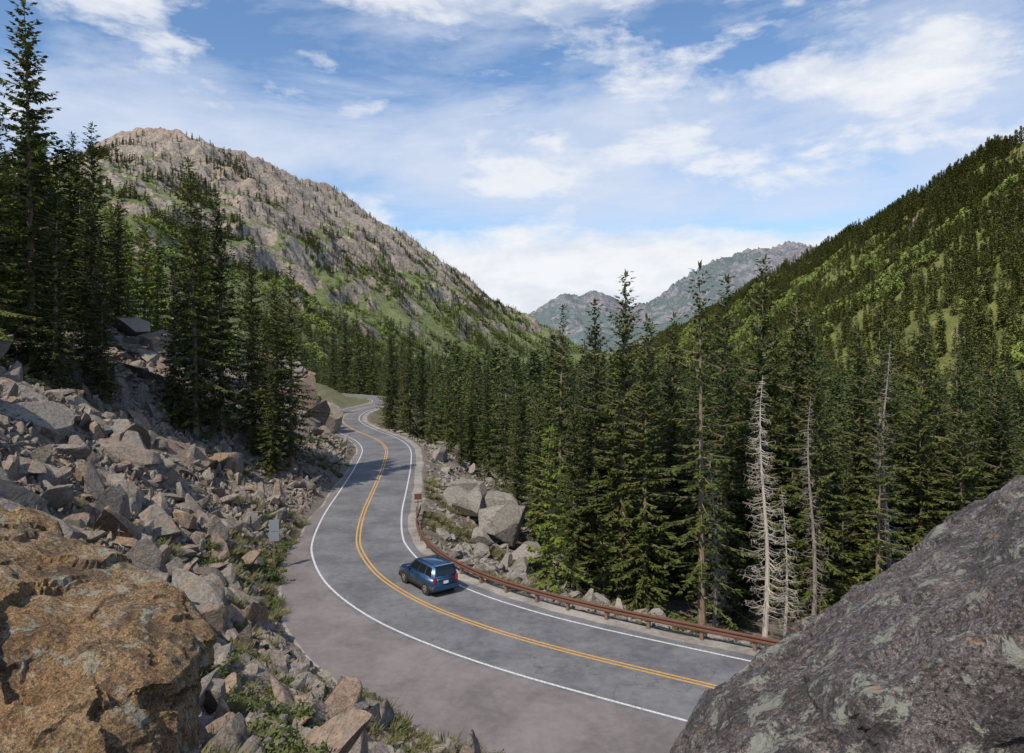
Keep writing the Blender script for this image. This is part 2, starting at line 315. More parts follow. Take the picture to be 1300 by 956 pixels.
# ------------------------------------------------------------ trees
def tube(P,R,n=6):
    P=np.array(P,float);V=[]
    for i,(p,r) in enumerate(zip(P,R)):
        d=P[min(i+1,len(P)-1)]-P[max(i-1,0)];d=d/np.linalg.norm(d)
        a=np.cross(d,[0,0,1.]) if abs(d[2])<.9 else np.cross(d,[1.,0,0]);a/=np.linalg.norm(a);b=np.cross(d,a)
        for k in range(n):
            t=2*math.pi*k/n;V.append(p+r*(math.cos(t)*a+math.sin(t)*b))
    F=[]
    for i in range(len(P)-1):
        for k in range(n): F.append((i*n+k,i*n+(k+1)%n,(i+1)*n+(k+1)%n,(i+1)*n+k))
    return V,F
def spruce(name,seed,h=22,rb=2.6,cs=.06,step=.34,nb=6,dens=.17,sw=.095,slen=.5,sparse=.08,needle=None,link=False,limb=True,droop=1,hang=.7):
    r=random.Random(seed);V=[];F=[];FM=[]
    def addtube(P,R,n,mi):
        v,f=tube(P,R,n);o=len(V);V.extend(v);F.extend([tuple(i+o for i in q) for q in f]);FM.extend([mi]*len(f))
    lean=(r.uniform(-.02,.02)*h,r.uniform(-.02,.02)*h)
    tp=lambda z:np.array([lean[0]*(z/h)**2,lean[1]*(z/h)**2,z])
    zs=[-1.0]+[h*k/7 for k in range(0,8)]
    addtube([tp(max(z,0)) + np.array([0,0,min(z,0)]) for z in zs],[.011*h*(1-.97*max(z,0)/h) + (.04 if z<=0 else 0) for z in zs],7,0)
    def kite(p,d,l,w,nrm):
        side=np.cross(d,nrm);sl=math.sqrt(side@side)
        if sl<1e-6:return
        side=side/sl*w;o=len(V)
        V.extend([p,p+d*l*.45+side,p+d*l,p+d*l*.45-side]);F.append((o,o+1,o+2,o+3));FM.append(1)
    z=h*cs;ph=r.random()*6.28
    lob=[r.uniform(.75,1.2) for _ in range(9)]
    while z<h-.25:
        t=(z-h*cs)/(h*(1-cs))
        prof=min(1,(t+.10)/.22)**.5*(1-t)**.78
        for b in range(nb if t<.9 else max(3,nb-2)):
            if r.random()<sparse*(1.6-t): continue
            ph+=2.4+r.uniform(-.4,.4)
            k=lob[int((ph%6.283)/6.283*9)%9]*(.87+.26*math.sin(z*1.3+ph*2))
            Lb=rb*prof*k*r.uniform(.5,1.18)+.2
            el=(math.radians(38)*t**1.5-math.radians(20)*droop*(1-t))+r.uniform(-.16,.16)
            d=np.array([math.cos(ph),math.sin(ph),0]);side=np.array([-d[1],d[0],0])
            base=tp(z+r.uniform(-step/2,step/2))
            f=lambda u:base+d*(Lb*u)+np.array([0,0,Lb*(math.tan(el)*u-.28*u*u*(1-t)*droop+.22*u**3)])
            if limb and Lb>.6: addtube([f(0),f(.5),f(.95)],[.035*Lb**.5,.02,.006],3,0)
            n=max(2,int(Lb/dens))
            for i in range(n):
                u=(i+.6+r.uniform(-.3,.3))/n
                if u<.18 and Lb>1.2 and r.random()<.7: continue
                p=f(min(u,1));ls=slen*(.55+.6*r.random())*(1.15-.55*u)*min(1.2,.4+Lb/2.5)
                for sgn in (-1,1):
                    a=r.uniform(.5,1.1)
                    dd=d*math.cos(a)+side*sgn*math.sin(a)+np.array([0,0,r.uniform(-.7,.15)*droop]);dd/=math.sqrt(dd@dd)
                    kite(p,dd,ls,sw*r.uniform(.7,1.3),np.array([r.uniform(-.5,.5),r.uniform(-.5,.5),1.]))
                if r.random()<hang:
                    dd=d*r.uniform(-.1,.5)+side*r.uniform(-.4,.4)+np.array([0,0,-1.]);dd/=math.sqrt(dd@dd)
                    kite(p,dd,ls*.75,sw,d+side*r.uniform(-1,1))
            kite(f(.85),d+np.array([0,0,.15]),slen*.6+.1,sw,np.array([0,0,1.])+side*r.uniform(-.4,.4))
        z+=step*r.uniform(.75,1.25)*(1.0 if t<.8 else .75)
    for k in range(6):
        a=r.random()*6.28;kite(tp(h-.5+.05*k),np.array([math.cos(a)*.3,math.sin(a)*.3,.95]),.5,sw*.7,np.array([math.sin(a),-math.cos(a),0]))
    return add_obj(name,np.array(V),F,[M_bark,needle or M_needle],FM,link=link)
HI=[spruce('proto_a0',1,22,3.2,step=.38),spruce('proto_a1',2,22,3.6,cs=.08,sparse=.14,step=.40),spruce('proto_a2',3,22,2.7,cs=.04,step=.36),
    spruce('proto_a3',4,22,3.5,cs=.12,step=.56,nb=5,sparse=.30),spruce('proto_a4',5,22,3.3,cs=.2,step=.44,sparse=.2),spruce('proto_a5',6,22,2.5,cs=.1,step=.44,nb=5,sparse=.2)]
YG=[spruce('proto_y0',11,11,2.4,cs=.08,step=.34,nb=5,sparse=.15,needle=M_needle2),spruce('proto_y1',12,16,2.8,cs=.08,step=.40,needle=M_needle2,dens=.25,sw=.14)]
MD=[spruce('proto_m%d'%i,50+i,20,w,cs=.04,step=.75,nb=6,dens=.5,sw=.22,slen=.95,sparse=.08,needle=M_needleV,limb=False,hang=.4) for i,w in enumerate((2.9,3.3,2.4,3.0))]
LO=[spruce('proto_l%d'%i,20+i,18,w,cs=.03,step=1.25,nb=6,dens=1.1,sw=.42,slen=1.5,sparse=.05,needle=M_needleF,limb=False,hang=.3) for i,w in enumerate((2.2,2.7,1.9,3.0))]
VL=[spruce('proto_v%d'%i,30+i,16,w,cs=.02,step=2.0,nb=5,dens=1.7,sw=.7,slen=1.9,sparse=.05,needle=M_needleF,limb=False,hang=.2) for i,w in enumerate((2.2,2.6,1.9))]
def leafclump(name,seed,n,size,m,leaf,flat=.7,trunk=0):
    r=random.Random(seed);V=[];F=[]
    cen=[(np.array([r.gauss(0,.35),r.gauss(0,.35),r.uniform(.15,.8)*flat]),r.uniform(.25,.5)) for _ in range(9)]
    for i in range(n):
        c,rad=r.choice(cen);d=np.array([r.gauss(0,1) for _ in range(3)]);d/=np.linalg.norm(d)
        p=(c+d*rad*r.uniform(.5,1)*np.array([1,1,flat]))*size;p[2]=abs(p[2])+trunk
        a=np.array([r.gauss(0,1) for _ in range(3)]);a/=np.linalg.norm(a);b=np.cross(a,d+.01);b/=np.linalg.norm(b)+1e-6
        l=leaf*r.uniform(.6,1.3);o=len(V);V.extend([p-a*l,p+b*l*.5,p+a*l,p-b*l*.5]);F.append((o,o+1,o+2,o+3))
    fm=[0]*len(F)
    if trunk:
        v,f=tube([(0,0,-1),(0,0,trunk+size*.5)],[.12,.05],5);o=len(V);V.extend(v);F.extend([tuple(i+o for i in q) for q in f]);fm+= [1]*len(f)
    return add_obj(name,np.array(V),F,[m,M_bark],fm,link=False)
SH=[leafclump('proto_s%d'%i,i,900,.8,M_shrub,.055) for i in range(3)]
AS=[leafclump('proto_t%d'%i,40+i,200,4.0,M_aspen,.75,1.0,3.0) for i in range(2)]
def tuft(name,seed):
    r=random.Random(seed);V=[];F=[]
    for i in range(70):
        a=r.random()*6.28;rr=r.random()*.22;p=np.array([math.cos(a)*rr,math.sin(a)*rr,-.03]);h=r.uniform(.2,.5)
        o_=np.array([math.cos(a),math.sin(a),0])*r.uniform(.05,.3)+np.array([r.uniform(-.1,.1),r.uniform(-.1,.1),h]);s=np.array([-math.sin(a),math.cos(a),0])*.014
        o=len(V);V.extend([p-s,p+s,p+o_*.6+s*.7+np.array([0,0,.05]),p+o_]);F.append((o,o+1,o+2,o+3))
    return add_obj(name,np.array(V),F,[M_grass],link=False)
GR=[tuft('proto_g%d'%i,i) for i in range(3)]
# ------------------------------------------------------------ rocks
def rock_verts(V,seed,ncut=11,lo=.45,hi=.85,nz=.05):
    r=np.random.default_rng(seed)
    for _ in range(ncut):
        n=r.normal(size=3);n/=np.linalg.norm(n);d=r.uniform(lo,hi);e=V@n-d
        V=V-np.maximum(e,0)[:,None]*n
    q=fbm(V[:,0]*2+V[:,2]*1.3+seed,V[:,1]*2-V[:,2]*1.7,4,seed)
    return V*(1+nz*q)[:,None]
def ico(sub):
    bm=bmesh.new();bmesh.ops.create_icosphere(bm,subdivisions=sub,radius=1);V=np.array([v.co[:] for v in bm.verts]);F=[[v.index for v in f.verts] for f in bm.faces];bm.free();return V,F
IV,IF=ico(4);IV3,IF3=ico(3)
def rock(name,seed,m,hi=True):
    V=rock_verts((IV if hi else IV3).copy(),seed,13,.35,.85);r=np.random.default_rng(seed+5);V=V*r.uniform([.95,.6,.4],[1.5,1,.75])
    return add_obj(name,V,IF if hi else IF3,[m],link=False)
RK=[rock('proto_r%d'%i,100+i,M_rock) for i in range(10)]
RKS=[rock('proto_q%d'%i,180+i,M_rock,False) for i in range(10)]
RKL=[rock('proto_p%d'%i,140+i,M_rockL,i<3) for i in range(6)]
# ------------------------------------------------------------ instancer
def coll(name,objs):
    c=bpy.data.collections.new(name)
    for o in objs:c.objects.link(o)
    return c
def instancer(name,col,P,rot,scl,idx):
    me=bpy.data.meshes.new(name);me.from_pydata(np.asarray(P).tolist(),[],[]);n=len(P)
    for nm,ty,dat,k in (('rot','FLOAT_VECTOR',rot,'vector'),('scl','FLOAT_VECTOR',scl,'vector'),('idx','INT',idx,'value')):
        a=me.attributes.new(nm,ty,'POINT');a.data.foreach_set(k,np.ascontiguousarray(dat,dtype=np.int32 if ty=='INT' else np.float32).ravel())
    o=bpy.data.objects.new(name,me);scene.collection.objects.link(o)
    g=bpy.data.node_groups.new(name+'_nodes','GeometryNodeTree')
    g.interface.new_socket('Geometry',in_out='INPUT',socket_type='NodeSocketGeometry');g.interface.new_socket('Geometry',in_out='OUTPUT',socket_type='NodeSocketGeometry')
    gi=g.nodes.new('NodeGroupInput');go=g.nodes.new('NodeGroupOutput');iop=g.nodes.new('GeometryNodeInstanceOnPoints');ci=g.nodes.new('GeometryNodeCollectionInfo')
    ci.inputs['Collection'].default_value=col;ci.inputs['Separate Children'].default_value=True;ci.inputs['Reset Children'].default_value=True
    def na(nm,ty):
        x=g.nodes.new('GeometryNodeInputNamedAttribute');x.data_type=ty;x.inputs['Name'].default_value=nm;return x.outputs['Attribute']
    e=g.nodes.new('FunctionNodeEulerToRotation');g.links.new(na('rot','FLOAT_VECTOR'),e.inputs[0])
    g.links.new(gi.outputs[0],iop.inputs['Points']);g.links.new(ci.outputs[0],iop.inputs['Instance']);iop.inputs['Pick Instance'].default_value=True
    g.links.new(na('idx','INT'),iop.inputs['Instance Index']);g.links.new(e.outputs[0],iop.inputs['Rotation']);g.links.new(na('scl','FLOAT_VECTOR'),iop.inputs['Scale'])
    g.links.new(iop.outputs[0],go.inputs[0])
    md=o.modifiers.new('instances','NODES');md.node_group=g;return o
cHI=coll('spruces',HI);cMD=coll('spruces_valley',MD);cLO=coll('spruces_mid',LO);cVL=coll('spruces_far',VL);cSH=coll('shrubs',SH);cAS=coll('aspens',AS);cGR=coll('tufts',GR);cRK=coll('rocks',RK);cRKS=coll('rocks_small',RKS);cRKL=coll('rocks_pale',RKL)
def upright(n): return np.column_stack([RNG.normal(0,.03,n),RNG.normal(0,.03,n),RNG.uniform(0,6.28,n)])
def anyrot(n): return RNG.uniform(0,6.28,(n,3))
# ------------------------------------------------------------ talus rocks
def cand(n,dlo,dhi,alo,ahi,p=1.0):
    d=dlo+(dhi-dlo)*RNG.random(n)**p;u=RNG.uniform(alo,ahi,n);return d*u,d
def place_rocks(name,n,smin,smax,dlo,dhi,side,col,nproto,slo=.2,shi=60,pw=2.5,emb=.15,alo=-.95,ahi=.4,nlo=-1,tilt=.35,az=None):
    x,y=cand(n,dlo,dhi,alo,ahi);lat,i=lateral(x,y)
    s=(-lat-LOFF[i]-.4) if side=='L' else (lat-ROFF[i]-.1)
    q=RNG.random(n)**pw;sz=smin+(smax-smin)*q
    ok=(s>slo+sz*.9)&(s<shi)&(np.hypot(x,y)>7)&(fbm(x/7,y/7,3,55)>nlo)
    x,y,sz=x[ok],y[ok],sz[ok];z=ground(x,y)+sz*emb;k=len(x)
    scl=sz[:,None]*RNG.uniform([.8,.7,.55],[1.25,1.1,.95],(k,3))
    rot=anyrot(k)*np.array([tilt*.6,tilt*.6,1])-np.array([tilt,tilt,0])
    if az is not None: rot[:,2]=az+RNG.normal(0,.45,k);rot[:,0]+=.15;rot[:,1]+=.35
    return instancer(name,col,np.column_stack([x,y,z]),rot,scl,RNG.integers(0,nproto,k))
place_rocks('talus_rocks',72000,.07,.46,10,100,'L',cRKS,10,shi=45,pw=2.0,nlo=-.8,tilt=.9)
place_rocks('talus_blocks',6200,.35,1.3,14,100,'L',cRK,10,shi=40,pw=2.2,nlo=-.55,tilt=.6)
place_rocks('talus_boulders',380,1.2,2.6,24,110,'L',cRK,10,slo=1.5,shi=42,pw=1.5,emb=-.05,nlo=-.35,tilt=.5)
place_rocks('bedrock_slabs',180,2.0,4.6,28,105,'L',cRK,10,slo=2.0,shi=42,pw=1.3,emb=-.22,nlo=-.15,tilt=.15,az=1.9)
place_rocks('verge_rocks',20000,.06,.4,34,135,'R',cRKL,6,slo=-.2,shi=15,pw=2.2,alo=-.3,ahi=.5)
place_rocks('verge_blocks',1000,.4,1.3,40,130,'R',cRKL,6,shi=12,pw=1.6,alo=-.3,ahi=.2)
def gz(x,y): return float(ground(np.array([x]),np.array([y]))[0])
for (x,y,s,k,dz) in [(-1.0,61,3.5,0,1.9),(-3.6,65,3.1,1,1.7),(1.2,58.5,2.6,2,1.0),(-4.9,70,2.5,1,1.1),(-1.5,66,3.3,2,2.2),(-2.5,58,1.9,0,.6),(.6,54.5,1.7,1,.4),(-5.5,77,2.3,2,.9),(-9,118,2.8,0,1),(-12,123,2.6,2,1.2),(-17.5,128,1.9,1,.8),(-10,95,2.2,1,.6)]:
    o=bpy.data.objects.new('boulder',RKL[k%3].data);o.location=(x,y,gz(x,y)+dz);o.scale=(s*.8,s*.9,s*1.35);o.rotation_euler=(.2,.15,x*3);scene.collection.objects.link(o)
for (x,y,s,k,dz) in [(-43,80,3.6,0,1.5),(-39,78,3.0,5,1),(-46,76,3,7,1),(-34,60,2.6,3,.2),(-31,50,2.6,6,.2),(-24,44,2.5,1,.1),(-20,39,2.0,2,.2),(-26.5,47,2.4,8,.1),(-31,118,3.6,4,2.5),(-34,123,3.6,9,3),(-37,128,3.6,0,3),(-32,113,2.6,5,1.2),(-40,136,4.4,2,3.6),(-35,119,4.0,7,5),(-42,131,4.5,3,6),(-43,142,5,6,5),(-45,137,5,1,8),(-39,124,4,8,7),(-13.5,27,1.6,3,.3),(-16,31,1.8,7,.2),(-20,30,2.3,4,.2),(-11,22,1.5,8,.2),(-15,22,2.0,9,.3)]:
    o=bpy.data.objects.new('boulder',RK[k].data);o.location=(x,y,gz(x,y)+dz);o.scale=(s*.8,s*.85,s*(1.1 if y<110 else 1.7));o.rotation_euler=(.2,-.25,x*3);scene.collection.objects.link(o)
# ------------------------------------------------------------ foreground boulders
def hullboulder(name,pts,m,vox=.05,amp=.10,seed=3,smooth=6,facet=.06,tilt=.05):
    bm=bmesh.new()
    for p in pts:bm.verts.new(p)
    bmesh.ops.convex_hull(bm,input=bm.verts);me=bpy.data.meshes.new(name);bm.to_mesh(me);bm.free();me.materials.append(m)
    o=bpy.data.objects.new(name,me);scene.collection.objects.link(o)
    r=o.modifiers.new('r','REMESH');r.mode='VOXEL';r.voxel_size=vox
    s=o.modifiers.new('s','SMOOTH');s.iterations=smooth;s.factor=.5
    bpy.context.view_layer.update()
    dg=bpy.context.evaluated_depsgraph_get();me2=bpy.data.meshes.new_from_object(o.evaluated_get(dg))
    o.modifiers.clear();o.data=me2;n=len(me2.vertices)
    V=np.empty(n*3);me2.vertices.foreach_get('co',V);V=V.reshape(-1,3);NN=np.empty(n*3);me2.vertices.foreach_get('normal',NN);NN=NN.reshape(-1,3)
    def f3(s,o_,sd,rg=False):
        a=fbm(V[:,0]/s+V[:,2]/s*.37,V[:,1]/s,o_,sd,rg);b=fbm(V[:,1]/s-V[:,0]/s*.3,V[:,2]/s,o_,sd+7,rg);c=fbm(V[:,2]/s,V[:,0]/s+V[:,1]/s*.4,o_,sd+13,rg);return (a+b+c)/1.8
    rg=np.random.default_rng(seed)
    def cells(k,tilt,off,warp):
        S=V[rg.integers(0,n,k)];tl=rg.normal(size=(k,3))*tilt;of=rg.uniform(-off,off,k)
        Wp=V+warp*np.stack([f3(.5,4,seed+60),f3(.5,4,seed+61),f3(.5,4,seed+62)],1)
        out=np.empty(n)
        for a in range(0,n,20000):
            d=((Wp[a:a+20000,None]-S[None])**2).sum(2);i=d.argmin(1);out[a:a+20000]=np.clip(((V[a:a+20000]-S[i])*tl[i]).sum(1)+of[i],-2.2*off,2.2*off)
        return out
    disp=amp*f3(1.0,4,seed)+amp*.6*f3(.3,4,seed+20,True)+amp*.22*f3(.07,3,seed+30)+cells(90,tilt,facet*.35,.25)+cells(700,.10,facet*.16,.10)
    V=V+NN*disp[:,None];me2.vertices.foreach_set('co',V.ravel());me2.polygons.foreach_set('use_smooth',np.zeros(len(me2.polygons),bool));me2.update();return o
def W(px,py,d): return ((px-650)/900*d,d,CAMZ+(440-py)/900*d)
hullboulder('boulder',[W(-260,600,6.6),W(-120,628,6.0),W(0,644,6.8),W(60,662,6.6),W(130,702,6.2),W(208,746,5.8),W(254,796,5.5),W(262,900,5.1),W(270,1050,4.8),W(-60,740,5.0),W(80,800,4.7),W(180,870,4.5),W(60,1000,3.9),W(-260,760,4.4),W(180,1150,4.0),W(-300,1200,3.4),W(-300,700,8),W(0,672,8.2),W(180,760,7.2),W(-300,1000,8.5),W(180,1000,8)],M_bl,.026,.07,facet=.08,tilt=.07)
hullboulder('boulder',[W(860,965,4.2),W(905,884,4.4),W(980,822,4.7),W(1078,752,4.9),W(1195,686,5.1),W(1310,594,5.3),W(1480,500,5.5),W(1700,430,5),W(830,1100,3.8),W(955,975,3.3),W(1150,860,3.2),W(1400,715,3.0),W(1800,510,3),W(1000,1300,3),W(1900,1200,3),W(1700,510,8),W(1250,750,7.4),W(950,1020,6.5),W(1800,1200,8)],M_br,.026,.065,5,facet=.06,tilt=.035)
# ------------------------------------------------------------ named trees (x, y, tip elevation, proto, width)
def tree(x,y,top,proto,w=1.0,name='spruce_tree'):
    z=gz(x,y)-.1;h=top-z;base=22 if proto in HI else (11 if proto is YG[0] else 16)
    o=bpy.data.objects.new(name,proto.data);scene.collection.objects.link(o);s=h/base
    o.location=(x,y,z);o.scale=(s*w,s*w,s);o.rotation_euler=(0,0,(x*7.3+y*3.1)%6.28);return o
H=HI;TR=[(12.3,46,19.8,3,1.0),(8.7,56,20.4,0,1.05),(6.9,60,18.4,1,.95),(10.1,54,16.8,2,1.1),(5,75,18.8,5,1.05),(7.4,70,14.5,2,1.0),(-.9,85,13.8,5,1.15),
(20,58,21.8,1,.9),(18.3,62,20.6,5,1.1),(22.6,57,19,0,1),(23.2,55,17.3,4,1.0),(21.3,49,14.0,0,1),(27,52,16.4,5,1.2),(33.5,58,17.6,4,1.1),(31.7,50,13.6,1,1),(35.8,52,12.7,2,1.1),(24.2,47,10.6,3,1),(14.7,66,17.5,0,1),(16.5,55,15.5,2,1),(38,60,15,3,1),(29.5,60,16.2,2,1.1),(27,64,18,0,1),(11.8,63,16.5,1,1),(25.5,68,18,0,1),(2.5,66,9.8,2,1.15),(5.0,58,10.5,0,1),
(41,64,16.5,0,1),(44,66,14.5,1,1),(37,70,17.5,5,1.1),(19.5,70,17.5,2,1.1),
(-18,125,18.6,2,1.1),(-22.8,135,17.5,0,1.1),(-16,128,16,1,1),(-9.3,105,11.5,0,1.1),(-6.1,110,12.5,2,1.1),(-13.0,115,10.8,1,1),(-3.2,95,11.8,0,1),(1,90,12.6,1,1),(2.7,80,10.6,2,1.1),(-20,131,13,5,1.3),(-7,98,7,2,1.1),(.5,73,8,2,1.1),(-24.5,142,15.5,2,1.2),(-26,150,16,0,1.1),
(-36.6,54,41.0,0,1.05),(-36.5,49,33.5,1,1.1),(-40,60,32.4,2,1.3),(-43,73,37.5,0,1.05),(-46,75,36.9,1,1.0),(-44.4,80,32,2,1.2),(-28.6,64,31.5,1,1.0),(-27.2,66.5,28.6,0,1.05),(-26.6,73,24.9,0,1.1),(-21.8,70,22.4,1,1.1),(-24.4,74,21.8,0,1.15),(-33.5,52,27,2,1.2),(-50,70,34,0,1.1),(-39,52,35,0,1.1),(-30.5,69,25,2,1.2),(-24,68,17.5,0,1.2),(-45,66,32,0,1.2),(-29.5,62,22,2,1.2),(-22.5,66.5,15.5,2,1.2),(-42,56,36,1,1.1),(-36,60,27,0,1.2),(-33,57,22,2,1.3),
(-52,222,25,0,1.2),(-47.5,220,25,1,1.1),(-46,228,22,2,1.2),(-42,214,19,2,1.2),(-37,212,18,0,1.2),(-57,226,22,2,1.2),(-29,178,14,2,1.3),(-27,186,15,0,1.2),(-30.5,195,17,0,1.2),(-26,170,14,1,1.1),(-46,140,24,0,1.2),(-44,120,22,2,1.2)]
for x,y,t,p,w in TR: tree(x,y,t,H[p],w)
tree(2.7,48.5,9.0,YG[0],1.0,'young_spruce_tree')
for x,y,t in [(-57,110,35),(-57.5,115,33.5),(-61,108,36),(-55,120,32.5),(-52,118,31),(-63,116,35),(-48,112,28)]: tree(x,y,t,YG[1],1.0,'sunlit_spruce_tree')  # sunlit look put into the needle colour, a lighter yellow-green
# dead trees
def snag(name,x,y,top,seed,rb=1.7,step=.22,n=3,m=None,tr=.011):
    r=random.Random(seed);z0=gz(x,y);h=top-z0;V=[];F=[]
    def at(P,R,k=4):
        v,f=tube(P,R,k);o=len(V);V.extend(v);F.extend([tuple(i+o for i in q) for q in f])
    tp=lambda z:np.array([.25*math.sin(z*.35),.1*math.sin(z*.5),z])
    zs=np.linspace(-.5,h,10);at([tp(z) for z in zs],[tr*h*(1-.95*max(z,0)/h) for z in zs],8)
    z=h*.12
    while z<h-.2:
        t=z/h
        for b in range(n):
            a=r.random()*6.28;Lb=(rb*(1-t)**.7*min(1,(t+.15)/.35))*r.uniform(.4,1.1)+.1;d=np.array([math.cos(a),math.sin(a),0])
            p0=tp(z);dr=r.uniform(.1,.6)
            f=lambda u:p0+d*Lb*u+np.array([0,0,-dr*Lb*u+.35*Lb*u**3])
            at([f(0),f(.5),f(1)],[.026,.017,.005],3)
            for k in range(int(Lb*6)):
                u=r.uniform(.25,1);q=f(u);dd=d*r.uniform(.1,.6)+np.array([-d[1],d[0],0])*r.uniform(-1,1)+np.array([0,0,r.uniform(-.9,-.1)])
                at([q,q+dd*r.uniform(.15,.45)],[.011,.003],3)
        z+=step*r.uniform(.6,1.4)
    o=add_obj(name,np.array(V),F,[m or M_dead]);o.location=(x,y,z0);return o
snag('dead_spruce_tree',16.0,45,12.6,3,2.1,.17,3)
snag('dead_spruce_tree',14.2,50,8,9,1.5,.22,3,M_dead2)
snag('dead_spruce_tree',18.2,47.5,5,12,1.4,.25,3)
snag('dead_spruce_tree',25.6,48.5,14.8,5,1.5,.26,3,M_dead2)
snag('dead_spruce_tree',20.3,48.0,11.0,15,1.4,.24,3,M_dead2)
snag('dead_sapling_tree',-13.6,24,gz(-13.6,24)+4.2,8,.9,.35,1,M_dead2,.010)
# ------------------------------------------------------------ forest masses
def fill(name,col,npn,n,ylo,yhi,alo,ahi,cond,hlo,hhi,base,p=.55,wlo=.9,whi=1.25,hp=1.0):
    x,y=cand(n,ylo,yhi,alo,ahi,p);lat,i=lateral(x,y);s=-lat-LOFF[i];r=lat-ROFF[i];ok=cond(x,y,s,r);x,y=x[ok],y[ok];k=len(x)
    h=(hlo+(hhi-hlo)*RNG.random(k)**hp)/base;w=h*RNG.uniform(wlo,whi,k)
    instancer(name,col,np.column_stack([x,y,ground(x,y)-.2]),upright(k),np.column_stack([w,w,h]),RNG.integers(0,npn,k))
fill('forest',cHI,6,210,52,80,-.2,.9,lambda x,y,s,r:(r>13)&((y>60)|(x>24)),9,21,22,1)
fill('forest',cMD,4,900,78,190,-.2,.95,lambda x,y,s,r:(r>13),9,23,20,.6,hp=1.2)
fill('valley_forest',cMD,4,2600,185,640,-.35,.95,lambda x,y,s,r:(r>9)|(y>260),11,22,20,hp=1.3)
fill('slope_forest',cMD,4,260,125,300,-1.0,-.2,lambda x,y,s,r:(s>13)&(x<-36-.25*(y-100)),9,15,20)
fill('slope_forest',cMD,4,90,60,105,-1.1,-.6,lambda x,y,s,r:(s>22),14,22,20)
def on_mount(name,P,col,npn,n,base,hlo,hhi,dfun,smax=.97,wx=(.9,1.3)):
    nt_,ns=P.shape[:2];t=RNG.uniform(0,nt_-1.01,n);s=RNG.uniform(0.01,smax,n)*(ns-1)
    i=t.astype(int);j=s.astype(int);ft=(t-i)[:,None];fs=(s-j)[:,None]
    q=(P[i,j]*(1-fs)+P[i,j+1]*fs)*(1-ft)+(P[i+1,j]*(1-fs)+P[i+1,j+1]*fs)*ft
    vis=(abs(q[:,0]/np.maximum(q[:,1],1))<1.0)&(q[:,1]>0)
    ok=(RNG.random(n)<dfun(q,s/(ns-1)))&vis;q=q[ok];k=len(q);h=RNG.uniform(hlo,hhi,k)/base;w=h*RNG.uniform(*wx,k)
    q[:,2]-=.6;instancer(name,col,q,upright(k),np.column_stack([w,w,h]),RNG.integers(0,npn,k))
def dl(q,s):
    f=fbm(q[:,0]/90,q[:,1]/90,5,71);return np.clip((f+.22-.28*s)*2.2,0.05,1)
on_mount('mountainside_forest',PL,cVL,3,34000,16,8,16,dl)
def da(q,s):
    f=fbm(q[:,0]/90+7,q[:,1]/90,4,99);return np.clip((f-.06)*4,0,1)*(s<.45)
on_mount('mountainside_aspens',PL,cAS,2,10000,6,6,9,da)
fa=lambda q:fbm(q[:,0]/75+3,q[:,1]/75,4,17)
def dr(q,s):
    f=fbm(q[:,0]/45,q[:,1]/45,4,83);a=fa(q);return np.clip((f+.34)*2.1,0.06,1)*(1-np.clip((a-.04)*5,0,.9)*(s<.75))
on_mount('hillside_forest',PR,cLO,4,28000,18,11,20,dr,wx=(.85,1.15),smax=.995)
def dra(q,s): return np.clip((fa(q)-.03)*5,0,1)*(s<.72)
on_mount('hillside_aspens',PR,cAS,2,11000,6,6,10,dra)
# ------------------------------------------------------------ shrubs and grass
def veg(name,col,npn,n,dlo,dhi,alo,ahi,cond,lo,hi,flat=1):
    x,y=cand(n,dlo,dhi,alo,ahi);lat,i=lateral(x,y);s=-lat-LOFF[i];r=lat-ROFF[i];nz=fbm(x/5,y/5,4,64)
    ok=cond(x,y,s,r,nz);x,y=x[ok],y[ok];k=len(x);h=RNG.uniform(lo,hi,k)
    instancer(name,col,np.column_stack([x,y,ground(x,y)-.03]),upright(k),np.column_stack([h*1.15,h*1.15,h*flat]),RNG.integers(0,npn,k))
veg('shrubs',cSH,3,1900,12,110,-.9,.3,lambda x,y,s,r,nz:((s>.5)&(s<45)&(nz>.30)&(np.hypot(x,y)>9)),.5,1.5,.85)
veg('verge_shrubs',cSH,3,1100,14,110,-.6,.3,lambda x,y,s,r,nz:((s>.3)&(s<4.2)&(nz>.02)),.35,1.1,.8)
veg('verge_shrubs',cSH,3,700,36,120,-.3,.5,lambda x,y,s,r,nz:((r>.6)&(r<12)&(nz>.14)),.35,1.1,.8)
veg('grass_tufts',cGR,3,14000,9,80,-.9,.5,lambda x,y,s,r,nz:(((s>.2)&(s<4.5)&(nz>.0))|((s>4.5)&(s<40)&(nz>.26))|((r>.3)&(r<10)&(nz>.1)))&(np.hypot(x,y)>7),.6,1.4)
